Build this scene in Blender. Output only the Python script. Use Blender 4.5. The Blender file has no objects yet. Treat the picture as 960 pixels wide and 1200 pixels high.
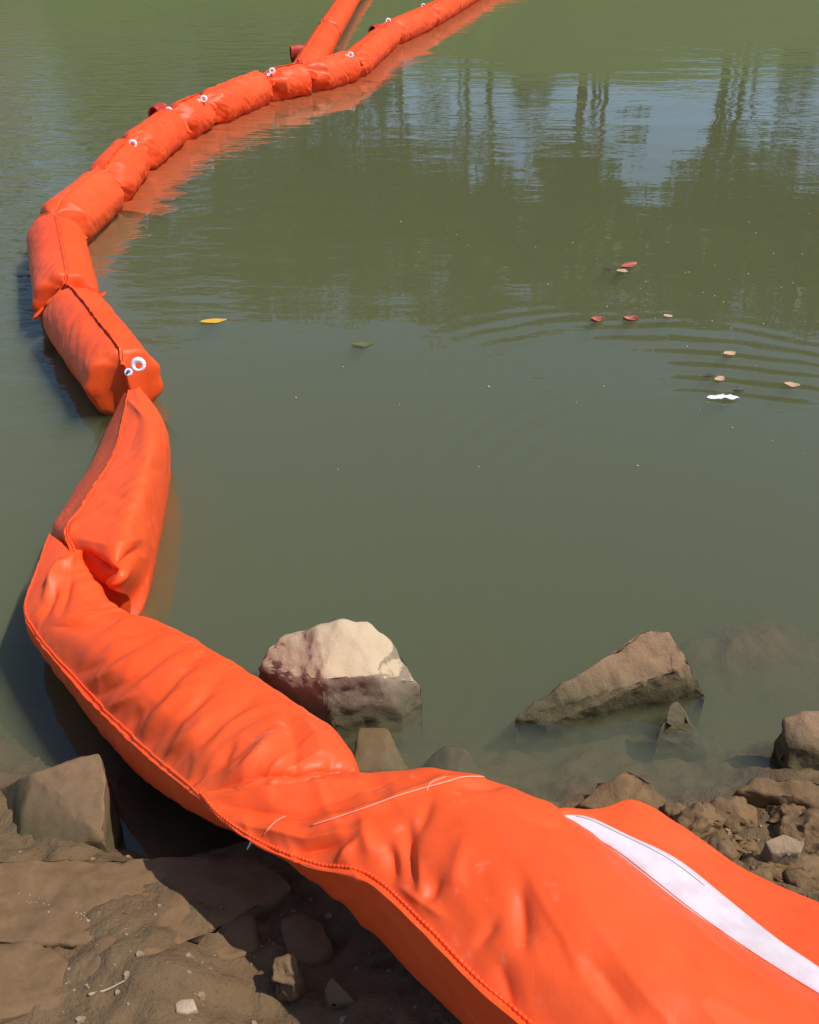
import bpy, bmesh, math, random
import numpy as np
from mathutils import Vector, noise as mnoise
from mathutils.bvhtree import BVHTree

R = math.radians
sc = bpy.context.scene
col = sc.collection

# ------------------------------------------------------------------ camera
CAM_H, PITCH, FPX = 1.8, R(35.3), 1080.0          # metres above water, tilt, focal length in photo pixels
cam = bpy.data.objects.new('camera', bpy.data.cameras.new('camera'))
col.objects.link(cam)
cam.location = (0, 0, CAM_H)
cam.rotation_euler = (math.pi / 2 - PITCH, 0, 0)
cam.data.sensor_fit = 'VERTICAL'
cam.data.angle = 2 * math.atan(600 / FPX)
cam.data.clip_start = 0.02
cam.data.clip_end = 3000
sc.camera = cam

# ------------------------------------------------------------------ world, sun, exposure
SUN_EL, SUN_AZ = R(58), R(-9)                      # azimuth measured from +x towards +y
world = bpy.data.worlds.new('World'); sc.world = world
world.use_nodes = True
wn = world.node_tree.nodes; wl = world.node_tree.links
sky = wn.new('ShaderNodeTexSky'); sky.sky_type = 'NISHITA'; sky.sun_disc = False
sky.sun_elevation = SUN_EL
sky.sun_rotation = math.pi / 2 - SUN_AZ
sky.dust_density = 1.0; sky.air_density = 1.0; sky.ozone_density = 3.5
bg = wn['Background']; bg.inputs['Strength'].default_value = 0.15
wl.new(sky.outputs['Color'], bg.inputs['Color'])
sl = bpy.data.lights.new('sun', 'SUN'); sl.energy = 4.6; sl.angle = R(0.53); sl.color = (1.0, 0.95, 0.87)
sun = bpy.data.objects.new('sun', sl); col.objects.link(sun)
sd = Vector((math.cos(SUN_EL) * math.cos(SUN_AZ), math.cos(SUN_EL) * math.sin(SUN_AZ), math.sin(SUN_EL)))
sun.rotation_euler = sd.to_track_quat('Z', 'Y').to_euler()
sun.location = sd * 30
sc.view_settings.view_transform = 'Standard'
sc.view_settings.look = 'None'
sc.view_settings.exposure = 0.0
sc.view_settings.gamma = 1.0
sc.cycles.use_denoising = True
sc.cycles.max_bounces = 8
sc.cycles.volume_bounces = 2
sc.cycles.transparent_max_bounces = 16
sc.cycles.caustics_reflective = False
sc.cycles.caustics_refractive = False

# ------------------------------------------------------------------ helpers
RIGHT = np.array((1.0, 0, 0))
UPC = np.array((0, math.sin(PITCH), math.cos(PITCH)))
FWD = np.array((0, math.cos(PITCH), -math.sin(PITCH)))
CAMP = np.array((0, 0, CAM_H))

def ray(px, py):
    d = (px - 480) * RIGHT - (py - 600) * UPC + FPX * FWD
    return d / np.linalg.norm(d)

def P(px, py, z=0.0):
    d = ray(px, py)
    return CAMP + d * ((z - CAM_H) / d[2])

def tag(o, label=None, cat=None, group=None, kind=None):
    if label: o['label'] = label
    if cat: o['category'] = cat
    if group: o['group'] = group
    if kind: o['kind'] = kind
    return o

def empty(name, loc=(0, 0, 0)):
    o = bpy.data.objects.new(name, None); col.objects.link(o); o.location = loc
    o.empty_display_size = 0.1
    return o

def obj(name, verts, faces, mat, parent=None, smooth=True):
    me = bpy.data.meshes.new(name)
    me.from_pydata([tuple(v) for v in verts], [], [tuple(f) for f in faces])
    me.validate(); me.update()
    if smooth: me.polygons.foreach_set('use_smooth', [True] * len(me.polygons))
    if mat: me.materials.append(mat)
    o = bpy.data.objects.new(name, me); col.objects.link(o)
    if parent is not None:
        o.parent = parent
        o.matrix_parent_inverse = parent.matrix_basis.inverted()
    return o

def fbm(p, sc_=1.0, octv=4):
    return mnoise.fractal(Vector(p) * sc_, 1.0, 2.0, octv)

def sstep(a, b, x):
    t = np.clip((x - a) / (b - a), 0, 1)
    return t * t * (3 - 2 * t)

def grid_faces(n, m, closed_m=False, off=0):
    f = []
    mm = m if closed_m else m - 1
    for i in range(n - 1):
        for j in range(mm):
            k = (j + 1) % m
            f.append((off + i * m + j, off + i * m + k, off + (i + 1) * m + k, off + (i + 1) * m + j))
    return f

def catmull(pts, n, closed=False):
    """Catmull-Rom through pts (k, ..): n samples per segment."""
    pts = np.asarray(pts, float); k = len(pts); out = []
    segs = k if closed else k - 1
    for i in range(segs):
        if closed:
            a, b, c, d = pts[(i - 1) % k], pts[i], pts[(i + 1) % k], pts[(i + 2) % k]
        else:
            b, c = pts[i], pts[i + 1]
            a = pts[i - 1] if i > 0 else 2 * b - c
            d = pts[i + 2] if i + 2 < k else 2 * c - b
        for q in range(n):
            t = q / n
            out.append(0.5 * (2 * b + (c - a) * t + (2 * a - 5 * b + 4 * c - d) * t * t + (3 * b - a - 3 * c + d) * t ** 3))
    if not closed: out.append(pts[-1])
    return np.array(out)

def vnormals(V, F):
    N = np.zeros_like(V); F = np.asarray(F)
    n = np.cross(V[F[:, 2]] - V[F[:, 0]], V[F[:, 3]] - V[F[:, 1]])
    for c in range(4): np.add.at(N, F[:, c], n)
    return N / np.maximum(np.linalg.norm(N, axis=1, keepdims=True), 1e-12)

def tube(path, rad, m=8, cap=True):
    path = np.asarray(path, float); n = len(path)
    rad = np.broadcast_to(np.asarray(rad, float), (n,))
    V = []
    t = np.gradient(path, axis=0); t /= np.maximum(np.linalg.norm(t, axis=1, keepdims=True), 1e-9)
    ref = np.array((0, 0, 1.0)) if abs(t[0][2]) < 0.9 else np.array((1.0, 0, 0))
    s = np.cross(t[0], ref); s /= np.linalg.norm(s)
    for i in range(n):
        s = s - t[i] * np.dot(s, t[i]); s /= max(np.linalg.norm(s), 1e-9)
        u = np.cross(t[i], s)
        for j in range(m):
            a = 2 * math.pi * j / m
            V.append(path[i] + rad[i] * (math.cos(a) * s + math.sin(a) * u))
    F = grid_faces(n, m, True)
    if cap:
        F.append(tuple(range(m - 1, -1, -1))); F.append(tuple(range((n - 1) * m, n * m)))
    return V, F

def join(parts):
    V, F = [], []
    for v, f in parts:
        o = len(V); V += [tuple(x) for x in v]; F += [tuple(i + o for i in q) for q in f]
    return V, F

# ------------------------------------------------------------------ materials
def new_mat(name):
    m = bpy.data.materials.new(name); m.use_nodes = True
    return m, m.node_tree.nodes, m.node_tree.links, m.node_tree.nodes['Principled BSDF']

def nz(N, L, scale, detail=4, rough=0.55, vec=None, dist=0.0):
    t = N.new('ShaderNodeTexNoise'); t.inputs['Scale'].default_value = scale
    t.inputs['Detail'].default_value = detail; t.inputs['Roughness'].default_value = rough
    t.inputs['Distortion'].default_value = dist
    if vec is not None: L.new(vec, t.inputs['Vector'])
    return t.outputs['Fac']

def ramp(N, L, fac, stops):
    r = N.new('ShaderNodeValToRGB'); e = r.color_ramp.elements
    while len(e) < len(stops): e.new(0.5)
    for k, (p, c) in enumerate(stops):
        e[k].position = p
        e[k].color = (*c, 1) if isinstance(c, tuple) else (c, c, c, 1)
    L.new(fac, r.inputs['Fac']); return r.outputs['Color']

def mix(N, L, fac, a, b, mode='MIX'):
    m = N.new('ShaderNodeMix'); m.data_type = 'RGBA'; m.blend_type = mode
    for s, v in ((0, fac), (6, a), (7, b)):
        if isinstance(v, (int, float)): m.inputs[s].default_value = v
        elif isinstance(v, tuple): m.inputs[s].default_value = (*v, 1)
        else: L.new(v, m.inputs[s])
    return m.outputs[2]

def math_n(N, L, op, a, b=None, c=None, clamp=False):
    m = N.new('ShaderNodeMath'); m.operation = op; m.use_clamp = clamp
    for s, v in ((0, a), (1, b), (2, c)):
        if v is None: continue
        if isinstance(v, (int, float)): m.inputs[s].default_value = v
        else: L.new(v, m.inputs[s])
    return m.outputs[0]

def bump(N, L, h, strength, dist, normal=None):
    b = N.new('ShaderNodeBump'); b.inputs['Strength'].default_value = strength
    b.inputs['Distance'].default_value = dist
    L.new(h, b.inputs['Height'])
    if normal is not None: L.new(normal, b.inputs['Normal'])
    return b.outputs['Normal']

def geo_pos(N):
    return N.new('ShaderNodeNewGeometry').outputs['Position']

def sep(N, L, v):
    s = N.new('ShaderNodeSeparateXYZ'); L.new(v, s.inputs[0]); return s.outputs

def fabric(name, base, dust=0.35, rough=0.48):
    m, N, L, b = new_mat(name)
    p = geo_pos(N)
    n1 = nz(N, L, 2.2, 5, vec=p); n2 = nz(N, L, 26, 4, vec=p)
    c = mix(N, L, ramp(N, L, n1, [(0.35, 0.0), (0.7, 1.0)]), base, tuple(x * y for x, y in zip(base, (1.0, 1.25, 1.4))))
    dm = math_n(N, L, 'MULTIPLY', ramp(N, L, n2, [(0.58, 0.0), (0.78, 1.0)]), ramp(N, L, nz(N, L, 3.1, 2, vec=p), [(0.5, 0.0), (0.66, 1.0)]))
    c = mix(N, L, math_n(N, L, 'MULTIPLY', dm, dust), c, (0.75, 0.42, 0.30))
    # sun-faded patches, dried mud specks and a scum line where the floats sit in the pond
    c = mix(N, L, math_n(N, L, 'MULTIPLY', ramp(N, L, nz(N, L, 1.1, 3, vec=p), [(0.48, 0.0), (0.68, 1.0)]), 0.16), c, tuple(min(1, x * y) for x, y in zip(base, (1.02, 1.9, 4.5))))
    c = mix(N, L, math_n(N, L, 'MULTIPLY', ramp(N, L, nz(N, L, 60, 5, 0.7, p), [(0.66, 0.0), (0.72, 1.0)]), ramp(N, L, nz(N, L, 4.0, 2, vec=p), [(0.5, 0.0), (0.7, 0.7)])), c, (0.26, 0.12, 0.055))
    zz = sep(N, L, p)[2]
    sc_ = math_n(N, L, 'MULTIPLY_ADD', zz, -16.0, math_n(N, L, 'MULTIPLY_ADD', n2, 1.6, -0.05), clamp=True)
    c = mix(N, L, math_n(N, L, 'MULTIPLY', sc_, 0.55), c, (0.22, 0.085, 0.03))
    L.new(c, b.inputs['Base Color'])
    L.new(ramp(N, L, n2, [(0.3, rough - 0.07), (0.8, rough + 0.12)]), b.inputs['Roughness'])
    b.inputs['Specular IOR Level'].default_value = 0.36
    wv = nz(N, L, 700, 1, vec=p)
    nb = bump(N, L, wv, 0.18, 0.0012)
    nb = bump(N, L, nz(N, L, 45, 3, vec=p, dist=0.6), 0.25, 0.003, nb)
    L.new(nb, b.inputs['Normal'])
    return m

ORANGE = (0.84, 0.073, 0.009)
M_FAB = fabric('orange_pvc_fabric', ORANGE)
M_FAB2 = fabric('red_pvc_fabric', (0.42, 0.030, 0.012), 0.1)

def simple(name, colr, rough=0.5, var=0.25, scale=40, metal=0.0, bumpd=0.001):
    m, N, L, b = new_mat(name)
    p = geo_pos(N)
    n = nz(N, L, scale, 4, vec=p)
    c = mix(N, L, n, tuple(x * (1 - var) for x in colr), tuple(min(1, x * (1 + var)) for x in colr))
    L.new(c, b.inputs['Base Color']); b.inputs['Roughness'].default_value = rough
    b.inputs['Metallic'].default_value = metal
    L.new(bump(N, L, n, 0.4, bumpd), b.inputs['Normal'])
    return m

def stripe_mat():
    m, N, L, b = new_mat('white_webbing')
    p = geo_pos(N)
    n = nz(N, L, 18, 5, vec=p); n2 = nz(N, L, 160, 3, vec=p)
    c = mix(N, L, ramp(N, L, n, [(0.42, 0.0), (0.62, 1.0)]), (0.66, 0.58, 0.61), (0.59, 0.49, 0.51))
    c = mix(N, L, ramp(N, L, n2, [(0.66, 0.0), (0.8, 0.5)]), c, (0.35, 0.24, 0.18))
    L.new(c, b.inputs['Base Color']); b.inputs['Roughness'].default_value = 0.7
    L.new(bump(N, L, nz(N, L, 500, 2, vec=p), 0.4, 0.001), b.inputs['Normal'])
    return m
M_STRIPE = stripe_mat()
M_WHITE = simple('white_plastic', (0.82, 0.82, 0.84), 0.35, 0.06)
M_CORD = simple('pale_thread', (0.84, 0.30, 0.20), 0.7, 0.2, 200)
M_THREAD = simple('orange_thread', (0.62, 0.11, 0.03), 0.6, 0.2, 200)
M_DARK = simple('dark_thread', (0.38, 0.30, 0.28), 0.8, 0.4, 300)
M_BLUE = simple('blue_plastic', (0.04, 0.09, 0.22), 0.4)

def rock_mat(name, dry, dry2, wet_h=0.05, algae=1.0, pale=None, rough_b=1.0):
    m, N, L, b = new_mat(name)
    p = geo_pos(N); s = sep(N, L, p)
    n1 = nz(N, L, 7, 6, 0.6, p); n2 = nz(N, L, 38, 6, 0.65, p); n3 = nz(N, L, 170, 4, 0.6, p)
    c = mix(N, L, ramp(N, L, n1, [(0.35, 0.0), (0.65, 1.0)]), dry, dry2)
    c = mix(N, L, ramp(N, L, n2, [(0.3, 0.0), (0.7, 1.0)]), c, tuple(x * 1.22 for x in dry), 'MIX')
    if pale:
        nrm = sep(N, L, N.new('ShaderNodeNewGeometry').outputs['Normal'])
        up = math_n(N, L, 'MULTIPLY_ADD', nrm[2], 1.0, math_n(N, L, 'MULTIPLY', n2, 0.35))
        pm = ramp(N, L, up, [(0.80, 0.0), (0.86, 1.0)])
        c = mix(N, L, pm, c, pale)
    # fine dark speckle
    c = mix(N, L, ramp(N, L, n3, [(0.62, 0.0), (0.75, 0.5)]), c, tuple(x * 0.4 for x in dry))
    # wet / algae band just above the water line, with a ragged edge
    h = math_n(N, L, 'MULTIPLY_ADD', n2, 0.06, math_n(N, L, 'MULTIPLY', n1, 0.05))
    lvl = math_n(N, L, 'SUBTRACT', s[2], h)
    wet = ramp(N, L, math_n(N, L, 'MULTIPLY_ADD', lvl, -7.0, wet_h * 7.0 - 0.05, clamp=True), [(0.0, 0.0), (0.45, 1.0)])
    alg = mix(N, L, n2, (0.040, 0.042, 0.018), (0.105, 0.098, 0.048))
    c = mix(N, L, math_n(N, L, 'MULTIPLY', wet, 0.85 * algae), c, alg)
    L.new(c, b.inputs['Base Color'])
    L.new(math_n(N, L, 'MULTIPLY_ADD', wet, -0.22, 0.9), b.inputs['Roughness'])
    b.inputs['Specular IOR Level'].default_value = 0.18
    nb = bump(N, L, n2, 0.6 * rough_b, 0.010)
    nb = bump(N, L, n3, 0.4 * rough_b, 0.003, nb)
    L.new(nb, b.inputs['Normal'])
    return m
M_ROCK = rock_mat('brown_stone', (0.255, 0.160, 0.090), (0.195, 0.120, 0.068), 0.065)
M_PALE = rock_mat('pale_capped_stone', (0.26, 0.200, 0.135), (0.215, 0.160, 0.105), 0.05, 0.75, (0.50, 0.38, 0.24), 0.6)
M_SLAB = rock_mat('smooth_mud_coated_stone', (0.160, 0.096, 0.048), (0.132, 0.079, 0.037), 0.03, 0.8, None, 0.35)
M_MOSS = rock_mat('algae_streaked_stone', (0.195, 0.120, 0.064), (0.165, 0.100, 0.052), 0.075, 0.9, None, 0.35)
M_CLOD = rock_mat('mud_clod', (0.165, 0.102, 0.050), (0.13, 0.081, 0.038), -0.02, 0.5)
M_DULL = rock_mat('dusty_stone', (0.27, 0.19, 0.12), (0.22, 0.15, 0.09), -0.2, 0.0)
M_CHIP = rock_mat('pale_stone_chip', (0.37, 0.28, 0.19), (0.30, 0.22, 0.15), -0.2, 0.0)

def ground_mat():
    m, N, L, b = new_mat('mud_and_grass')
    p = geo_pos(N); s = sep(N, L, p)
    n1 = nz(N, L, 5, 6, 0.6, p); n2 = nz(N, L, 34, 6, 0.65, p); n3 = nz(N, L, 150, 4, 0.6, p)
    mud = mix(N, L, ramp(N, L, n1, [(0.35, 0.0), (0.65, 1.0)]), (0.125, 0.078, 0.037), (0.172, 0.106, 0.052))
    mud = mix(N, L, ramp(N, L, n2, [(0.35, 0.0), (0.7, 1.0)]), mud, (0.148, 0.098, 0.048))
    mud = mix(N, L, ramp(N, L, n3, [(0.6, 0.0), (0.74, 0.6)]), mud, (0.06, 0.042, 0.024))
    g1 = nz(N, L, 0.9, 5, 0.6, p); g2 = nz(N, L, 7, 4, 0.6, p)
    gr = mix(N, L, g2, (0.05, 0.085, 0.02), (0.11, 0.145, 0.04))
    dirt = math_n(N, L, 'MULTIPLY_ADD', s[0], -0.09, math_n(N, L, 'MULTIPLY_ADD', g1, 1.6, -1.45))
    gr = mix(N, L, ramp(N, L, dirt, [(0.1, 0.0), (0.4, 1.0)]), gr, (0.22, 0.16, 0.10))
    c = mix(N, L, ramp(N, L, math_n(N, L, 'MULTIPLY', s[1], 0.05), [(0.80, 0.0), (0.95, 1.0)]), mud, gr)
    L.new(c, b.inputs['Base Color']); b.inputs['Roughness'].default_value = 0.85
    b.inputs['Specular IOR Level'].default_value = 0.3
    nb = bump(N, L, n2, 0.8, 0.015)
    nb = bump(N, L, n3, 0.6, 0.004, nb)
    L.new(nb, b.inputs['Normal'])
    return m
M_GROUND = ground_mat()

RIP_C = P(900, 640, 0)
def water_mat():
    m = bpy.data.materials.new('murky_pond_water'); m.use_nodes = True
    N = m.node_tree.nodes; L = m.node_tree.links
    N.remove(N['Principled BSDF']); out = N['Material Output']
    p = geo_pos(N); s = sep(N, L, p)
    def scaled(x, y, off=0):
        mp = N.new('ShaderNodeMapping'); mp.inputs['Scale'].default_value = (x, y, 1)
        mp.inputs['Location'].default_value = (off, off * 0.7, 0)
        L.new(p, mp.inputs['Vector']); return mp.outputs[0]
    # wind ripples: strong far out to the left, nearly still close in and to the right
    wind = nz(N, L, 1.0, 2, 0.5, scaled(2.3, 6.5), 0.4)
    fine = nz(N, L, 1.0, 2, 0.5, scaled(7.0, 18.0, 3), 0.3)
    far = ramp(N, L, math_n(N, L, 'MULTIPLY', s[1], 0.1), [(0.28, 0.0), (0.75, 1.0)])
    left = ramp(N, L, math_n(N, L, 'MULTIPLY_ADD', s[0], -0.16, math_n(N, L, 'MULTIPLY', s[1], -0.0)), [(0.10, 0.0), (0.36, 1.0)])
    patch = ramp(N, L, nz(N, L, 0.35, 2, 0.5, p), [(0.42, 0.15), (0.62, 1.0)])
    amp = math_n(N, L, 'MULTIPLY_ADD', left, 0.85, math_n(N, L, 'MULTIPLY', math_n(N, L, 'MULTIPLY', far, patch), 0.30))
    amp = math_n(N, L, 'ADD', amp, 0.035)
    h1 = math_n(N, L, 'MULTIPLY_ADD', fine, 0.35, wind)
    h1 = math_n(N, L, 'MULTIPLY', math_n(N, L, 'MULTIPLY', h1, amp), 0.0145)
    # gentle long swell
    h2 = math_n(N, L, 'MULTIPLY', nz(N, L, 1.0, 1, 0.4, scaled(0.7, 1.9, 7)), 0.006)
    # one set of spreading rings
    dx = math_n(N, L, 'SUBTRACT', s[0], float(RIP_C[0])); dy = math_n(N, L, 'SUBTRACT', s[1], float(RIP_C[1]))
    r = math_n(N, L, 'SQRT', math_n(N, L, 'ADD', math_n(N, L, 'MULTIPLY', dx, dx), math_n(N, L, 'MULTIPLY', dy, dy)))
    rw = math_n(N, L, 'MULTIPLY_ADD', nz(N, L, 1.2, 2, 0.5, p), 0.25, r)
    ring = math_n(N, L, 'SINE', math_n(N, L, 'MULTIPLY', rw, 50.0))
    env = ramp(N, L, math_n(N, L, 'MULTIPLY', r, 0.4), [(0.24, 0.0), (0.36, 1.0), (0.60, 0.8), (0.85, 0.0)])
    patch2 = ramp(N, L, nz(N, L, 1.5, 2, 0.5, scaled(1.0, 0.6, 11)), [(0.43, 0.0), (0.60, 1.0)])
    h3 = math_n(N, L, 'MULTIPLY', math_n(N, L, 'MULTIPLY', ring, math_n(N, L, 'MULTIPLY', env, patch2)), 0.0018)
    h = math_n(N, L, 'ADD', math_n(N, L, 'ADD', h1, h2), h3)
    nb = bump(N, L, h, 1.0, 1.0)
    fr = N.new('ShaderNodeFresnel'); fr.inputs['IOR'].default_value = 1.5; L.new(nb, fr.inputs['Normal'])
    gl = N.new('ShaderNodeBsdfGlossy'); gl.inputs['Roughness'].default_value = 0.005; L.new(nb, gl.inputs['Normal'])
    gl.inputs['Color'].default_value = (1, 1, 1, 1)
    tr = N.new('ShaderNodeBsdfTransparent')
    mx = N.new('ShaderNodeMixShader')
    L.new(fr.outputs[0], mx.inputs[0]); L.new(tr.outputs[0], mx.inputs[1]); L.new(gl.outputs[0], mx.inputs[2])
    L.new(mx.outputs[0], out.inputs['Surface'])
    sct = N.new('ShaderNodeVolumeScatter'); sct.inputs['Color'].default_value = (0.362, 0.392, 0.215, 1)
    sct.inputs['Density'].default_value = 5.5; sct.inputs['Anisotropy'].default_value = -0.1
    ab = N.new('ShaderNodeVolumeAbsorption'); ab.inputs['Color'].default_value = sct.inputs['Color'].default_value
    ab.inputs['Density'].default_value = 5.5
    ad = N.new('ShaderNodeAddShader'); L.new(sct.outputs[0], ad.inputs[0]); L.new(ab.outputs[0], ad.inputs[1])
    L.new(ad.outputs[0], out.inputs['Volume'])
    return m
M_WATER = water_mat()

def leaf_mat(name, c1, c2):
    m, N, L, b = new_mat(name)
    n = nz(N, L, 1.6, 3, vec=geo_pos(N))
    L.new(mix(N, L, n, c1, c2), b.inputs['Base Color'])
    b.inputs['Roughness'].default_value = 0.55
    b.inputs['Transmission Weight'].default_value = 0.0
    return m
M_LEAF = leaf_mat('tree_leaves', (0.045, 0.080, 0.016), (0.105, 0.140, 0.035))
M_BARK = simple('bark', (0.10, 0.075, 0.05), 0.9, 0.4, 12, bumpd=0.02)

# ------------------------------------------------------------------ ground: one sheet, bank - pond bed - far embankment
def axis(dense0, dense1, step, far0, far1, grow=1.25):
    a = list(np.arange(dense0, dense1 + 1e-9, step))
    s, x = step, dense1
    while x < far1: s *= grow; s = min(s, 1.2 if x < 45 else 1e9); x += s; a.append(x)
    s, x, b = step, dense0, []
    while x > far0: s *= grow; s = min(s, 2.0 if x > -45 else 1e9); x -= s; b.append(x)
    return np.array(b[::-1] + a)

def shore(x):
    return 1.31 + 0.10 * sstep(-0.25, -0.6, x) + 0.07 * sstep(0.45, 0.8, x) + 0.02 * np.sin(9 * x)

def ground_z(x, y):
    s = shore(np.clip(x, -3, 3))
    up = np.clip(s - y, 0, 50)
    z = np.where(y < s, 0.40 * (1 - np.exp(-up * 1.1)) + 0.02 * up, -0.9 * (1 - np.exp(-(y - s) * 0.5)))
    # the hollow between the stones under the boom
    hx, hy = P(190, 960, 0)[:2]
    z = z - 0.16 * np.exp(-(((x - hx) / 0.16) ** 2 + ((y - hy) / 0.13) ** 2))
    mx, my = P(900, 765, -0.08)[:2]
    z = np.maximum(z, -0.075 - 1.6 * (((x - mx) / 1.3) ** 2 + ((y - my) / 0.8) ** 2))
    crest = 3.0 + 0.9 * sstep(-3, -9, x) + 0.25 * np.sin(x * 0.35)
    far = crest * sstep(19.0, 27.5, y)
    return np.where(y > 10, np.maximum(z, -0.8) * (1 - sstep(18.5, 20.5, y)) + far, z)

gx = axis(-1.5, 1.5, 0.0125, -900, 900); gy = axis(0.30, 2.3, 0.0125, -400, 1400)
X, Y = np.meshgrid(gx, gy)
Z = ground_z(X, Y)
for i in range(len(gy)):
    for j in range(len(gx)):
        x, y = gx[j], gy[i]
        if abs(x) < 3 and -1 < y < 4:
            q = (x, y, 0.3)
            Z[i, j] += 0.045 * fbm(q, 3.2, 4) + 0.030 * abs(fbm((x * 1.0, y * 1.25, 5.0), 9.0, 4)) + 0.008 * fbm(q, 34, 3)
        elif y > 21 and y < 60:
            Z[i, j] += 0.12 * fbm((x, y, 2), 0.8, 3)
V = np.stack([X, Y, Z], -1).reshape(-1, 3)
ground = obj('ground', V, grid_faces(len(gy), len(gx)), M_GROUND)
tag(ground, 'brown mud bank, pond bed and grassy far embankment', None, None, 'structure')
GBVH = BVHTree.FromPolygons([tuple(v) for v in V], grid_faces(len(gy), len(gx)))

def gz(x, y):
    h = GBVH.ray_cast(Vector((x, y, 20)), Vector((0, 0, -1)))
    return h[0].z if h[0] else 0.0

# ------------------------------------------------------------------ pond water: closed body
wv = [(x, y, z) for z in (-3.0, 0.0) for (x, y) in ((-120, -3), (120, -3), (120, 26), (-120, 26))]
wf = [(3, 2, 1, 0), (4, 5, 6, 7), (0, 1, 5, 4), (1, 2, 6, 5), (2, 3, 7, 6), (3, 0, 4, 7)]
tag(obj('water', wv, wf, M_WATER, smooth=False), 'murky green pond water with faint ripples', None, None, 'structure')

# ------------------------------------------------------------------ boom: floating sections
def section(p0, p1, rad, seed, end0=(0.05, 0), end1=(0.05, 0), web=0.03, ridge=None, crumple=1.0):
    """one float in its pocket. end = (length, tapered?): a crisp foam end, or a long gathered taper with pleats."""
    rnd = random.Random(seed)
    p0, p1 = np.array(p0, float), np.array(p1, float)
    ax = p1 - p0; Ln = np.linalg.norm(ax); t = ax / Ln
    side = np.cross(t, (0, 0, 1)); side /= np.linalg.norm(side); up = np.cross(side, t)
    n, m = max(60, int(Ln / 0.007)), 120
    V = np.zeros((n, m, 3))
    ph = [rnd.uniform(0, 6.28) for _ in range(6)]
    def prof(d, e):
        q = min(1, max(0, d - web) / e[0])
        return q ** 0.62 if e[1] else math.sqrt(1 - (1 - q) ** 2)
    for i in range(n):
        s = i / (n - 1)
        d0, d1 = s * Ln, (1 - s) * Ln
        f0, f1 = prof(d0, end0), prof(d1, end1)
        f = f0 * f1
        tap = (1 - f0) * end0[1] + (1 - f1) * end1[1]
        a = rad * max(f, 0.045); bt = rad * (0.66 + 0.34 * f ** 0.7); bb = rad * (0.95 + 0.05 * f)
        e = math.exp(-max(0, min(d0, d1) - web) / 0.05)
        e2 = math.exp(-min(d0, d1) / 0.14)
        c = p0 + t * d0
        for j in range(m):
            th = 2 * math.pi * j / m
            w = 1 + 0.05 * e * math.cos(9 * th + ph[0] + (3 if d0 < d1 else 0)) * f ** 0.5 + 0.03 * e2 * math.cos(4 * th + ph[1] + s * 5)
            w -= 0.42 * tap ** 0.7 * f ** 0.4 * abs(math.sin(2.5 * th + ph[2])) ** 1.6
            w += crumple * 0.026 * fbm((math.cos(th) * 1.3 + seed, math.sin(th) * 1.3, s * Ln * 6), 1.0, 3)
            w -= crumple * 0.024 * abs(fbm((math.cos(th) * 1.0 + seed, math.sin(th) * 1.0, s * Ln * 13 + th * 2), 1.0, 2))
            if ridge: w += ridge[1] * math.exp(-((th - ridge[0] - 0.35 * (s - .5)) / 0.10) ** 2)
            sn = math.sin(th)
            V[i, j] = c + side * a * w * math.cos(th) + up * (bt if sn > 0 else bb) * w * sn
    Vf = V.reshape(-1, 3); F = grid_faces(n, m, True)
    F = F + [tuple(range(m - 1, -1, -1)), tuple(range((n - 1) * m, n * m))]
    return Vf, F, V

def flap_strip(V, ang0, w, droop, seed, lift=0.004):
    """sealed seam lip that runs the length of a float: a thin two-sided strip lying on the tube."""
    n, m, _ = V.shape; rnd = random.Random(seed); k = rnd.uniform(0, 9)
    T = []
    for i in range(n):
        c = V[i].mean(axis=0)
        j = int(round(ang0 / (2 * math.pi) * m)) % m
        b = V[i, j]; o = b - c; o /= max(np.linalg.norm(o), 1e-6)
        tn = V[i, (j + 1) % m] - V[i, (j - 1) % m]; tn /= max(np.linalg.norm(tn), 1e-6)
        wob = 0.003 * math.sin(i * 0.35 + k)
        tip = b + tn * w * droop + o * (w * (1 - abs(droop)) + lift + wob)
        th = 0.0022
        T.append([b - o * 0.004 - tn * th, 0.5 * (b + tip) + o * 0.006 - tn * th, tip - tn * th, tip + tn * th, 0.5 * (b + tip) + o * 0.006 + tn * th, b - o * 0.004 + tn * th])
    T = np.array(T)
    return T.reshape(-1, 3), grid_faces(n, 6, True) + [tuple(range(5, -1, -1)), tuple(range((n - 1) * 6, n * 6))]

def skirt_strip(V, depth, reach, seed):
    """loose lower skirt: hangs under the float and drifts out sideways just below the surface."""
    n = V.shape[0]; rnd = random.Random(seed); k = rnd.uniform(0, 9); rows = 12
    T = np.zeros((n, 2 * rows, 3))
    ax = V[-1].mean(axis=0) - V[0].mean(axis=0); ax /= np.linalg.norm(ax)
    r_ = -np.array((ax[1], -ax[0], 0)); r_ /= np.linalg.norm(r_)
    for i in range(n):
        c = V[i].mean(axis=0)
        for q in range(rows):
            u = q / (rows - 1)
            rc = reach * (1 + 0.18 * math.sin(i * 0.13 + k) + 0.10 * math.sin(i * 0.37 + 2 * k))
            p = np.array((c[0], c[1], -0.004 - depth * u ** 1.5 - 0.006 * (1 + math.sin(i * 0.25 + 4 * u + k)))) + r_ * (0.05 + rc * u)
            T[i, q] = p; T[i, 2 * rows - 1 - q] = p - np.array((0, 0, 0.003))
    return T.reshape(-1, 3), grid_faces(n, 2 * rows, True)

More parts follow.
